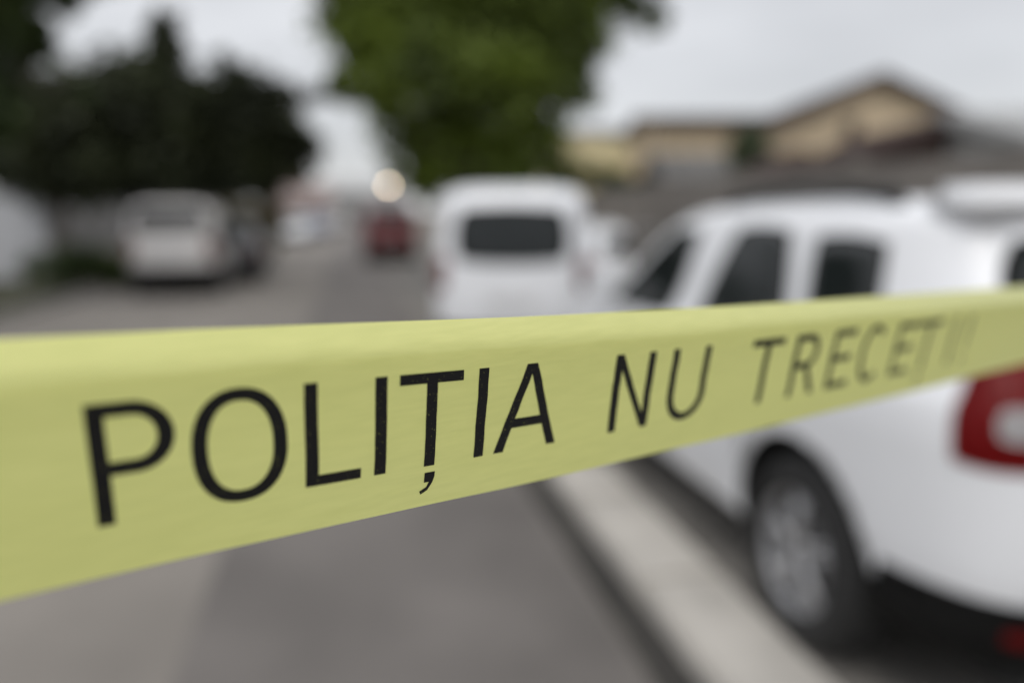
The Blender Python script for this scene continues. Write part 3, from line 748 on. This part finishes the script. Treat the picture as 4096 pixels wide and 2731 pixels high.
house('low_wing', 'lower tan house wing with a flat brown eaves line, left of the gabled house', q, YH, 3.9, 6, 4.2, 4.55, tan, brownroof, wins=[(-.6, 1.0, 1.0, 1.1)], gable_front=False, over=.3)
q = dist(3720, 15.5, 0)
house('garage', 'brown garage with a dark low-pitched roof in front of the tan gabled house', q, YH, 2.6, 3.5, 2.75, 3.25, mat('garage_wall', (.09, .06, .052), .85, var=.2, bump=.2), brownroof, doors=[(0, 2.2, 2.1)], over=.3)
q = dist(3180, 17.6, 0)
house('outbuilding', 'grey outbuilding with a weathered grey roof, below the tan gabled house', q, YH, 6.0, 3, 2.2, 2.75, greywall, greyroof, gable_front=False, over=.3, wins=[(-1.2, 1.0, .9, .9)])
q = dist(2440, 31, 0)
house('cream_house', 'pale yellow house with a low roof behind the green tree, left of the tan house', q, YH, 5.4, 7, 4.55, 4.85, cream, paleroof, wins=[(-1.5, 1.0, 1.1, 1.2), (1.3, 1.0, 1.1, 1.2)], gable_front=False, over=.15)
q = dist(4600, 12.0, 0)
house('pale_house', 'pale grey house with light metal roof cut off by the right edge of the photo', q, YH, 4.2, 6, 2.7, 3.4, palewall, paleroof, gable_front=False, over=.3, wins=[(0, 1.0, 1.1, 1.1)])
q = dist(1180, 75, ROAD)
house('far_house', 'small pinkish house at the far end of the street', q, 0, 6, 6, 2.6, 4.0, pinkwall, mat('pale_red_roof', (.27, .215, .20), .8, var=.15, bump=.2), wins=[(-1.5, .9, 1.1, 1.2), (1.5, .9, 1.1, 1.2)], gable_front=False)
q = dist(1480, 80, ROAD)
house('far_house', 'small pale grey house at the far end of the street behind the lamp', q, 0, 7, 6, 3.4, 4.6, palewall, paleroof, wins=[(-1.5, .9, 1.1, 1.2), (1.5, .9, 1.1, 1.2)], gable_front=False)
# panel fences
def panel_fence(name, label, x, y0, y1, h, m, z=0, step=2.2, pm=None):
    t_ = thing(name, label, 'fence', (x, y0, z)); n = int((y1 - y0) / step)
    for k in range(n):
        a = k * step
        obj('panel', boxes(*[(-.025, .025, a + .06, a + step - .06, -.1 + (h - .02) * j / 6 + .1, (h - .02) * (j + 1) / 6 - .012) for j in range(6)]), m, t_)
        obj('post', box(bmesh.new(), -.07, .07, a - .06, a + .06, -.1, h + .04, .012), pm or m, t_)
    return t_
panel_fence('concrete_fence', 'grey concrete panel fence running along the right pavement behind the SUV', 4.35, 2, 40, 1.96, mat('fence_concrete', (.18, .163, .145), .9, var=.15, scale=2, bump=.3))
panel_fence('panel_fence', 'pale grey fence along the left side of the street under the trees', -11.6, 10, 54, 2.15, mat('fence_pale', (.17, .165, .16), .85, var=.2, scale=2, bump=.3), z=ROAD)

q = dist(-60, 22, ROAD)
t_ = thing('garden_wall', 'white rendered garden wall at the left edge of the photo beside the bush', 'wall', q, YH)
obj('render', boxes((-2.4, 1.55, -.1, .1, -.1, 2.1)), mat('white_render', (.50, .51, .53), .8, var=.08, scale=2, bump=.2), t_)
obj('coping', boxes((-2.45, 1.6, -.15, .15, 2.103, 2.18)), greywall, t_)
obj('gate_pillar', box(bmesh.new(), 1.603, 1.95, -.17, .17, -.1, 2.3, .02), greywall, t_)
q = dist(3190, 12.5, 0)
house('shed', 'small dark brown timber shed just above the fence, between the outbuilding and the SUV roof', q, YH, .8, 1.6, 2.1, 2.3, brown, brownroof, over=.12, doors=[(0, .7, 1.9)])
# ------------------------------------------------------------------ lit lamp far down the street
q = dist(1556, 40, ROAD); zl = EYE.z + (850 - 752) / FPX * 41 
t_ = thing('street_lamp', 'slim post with one glowing warm lamp above the dark red car', 'street lamp', (q.x, q.y, ROAD))
bm = bmesh.new(); tube(bm, [(0, 0, -.1), (0, 0, .5), (0, 0, zl - ROAD - .12)], [.07, .05, .04], 10); obj('post', bm, mat('lamp_post', (.12, .12, .12), .6, metal=.5, var=.1), t_, True)
bm = bmesh.new(); box(bm, -.14, .14, -.1, .1, zl - ROAD - .12, zl - ROAD + .16, .03); obj('lamp_head', bm, mat('lamp_case', (.05, .05, .05), .5, var=.1), t_)
bm = bmesh.new(); bmesh.ops.create_uvsphere(bm, u_segments=20, v_segments=12, radius=.085)
for v in bm.verts: v.co = Vector((v.co.x, -.11 + v.co.y * .4, v.co.z + zl - ROAD + .02))
obj('lamp_lens', bm, mat('lamp_glow', (.9, .8, .6), .3, emit=(1, .78, .52), es=20), t_, True)
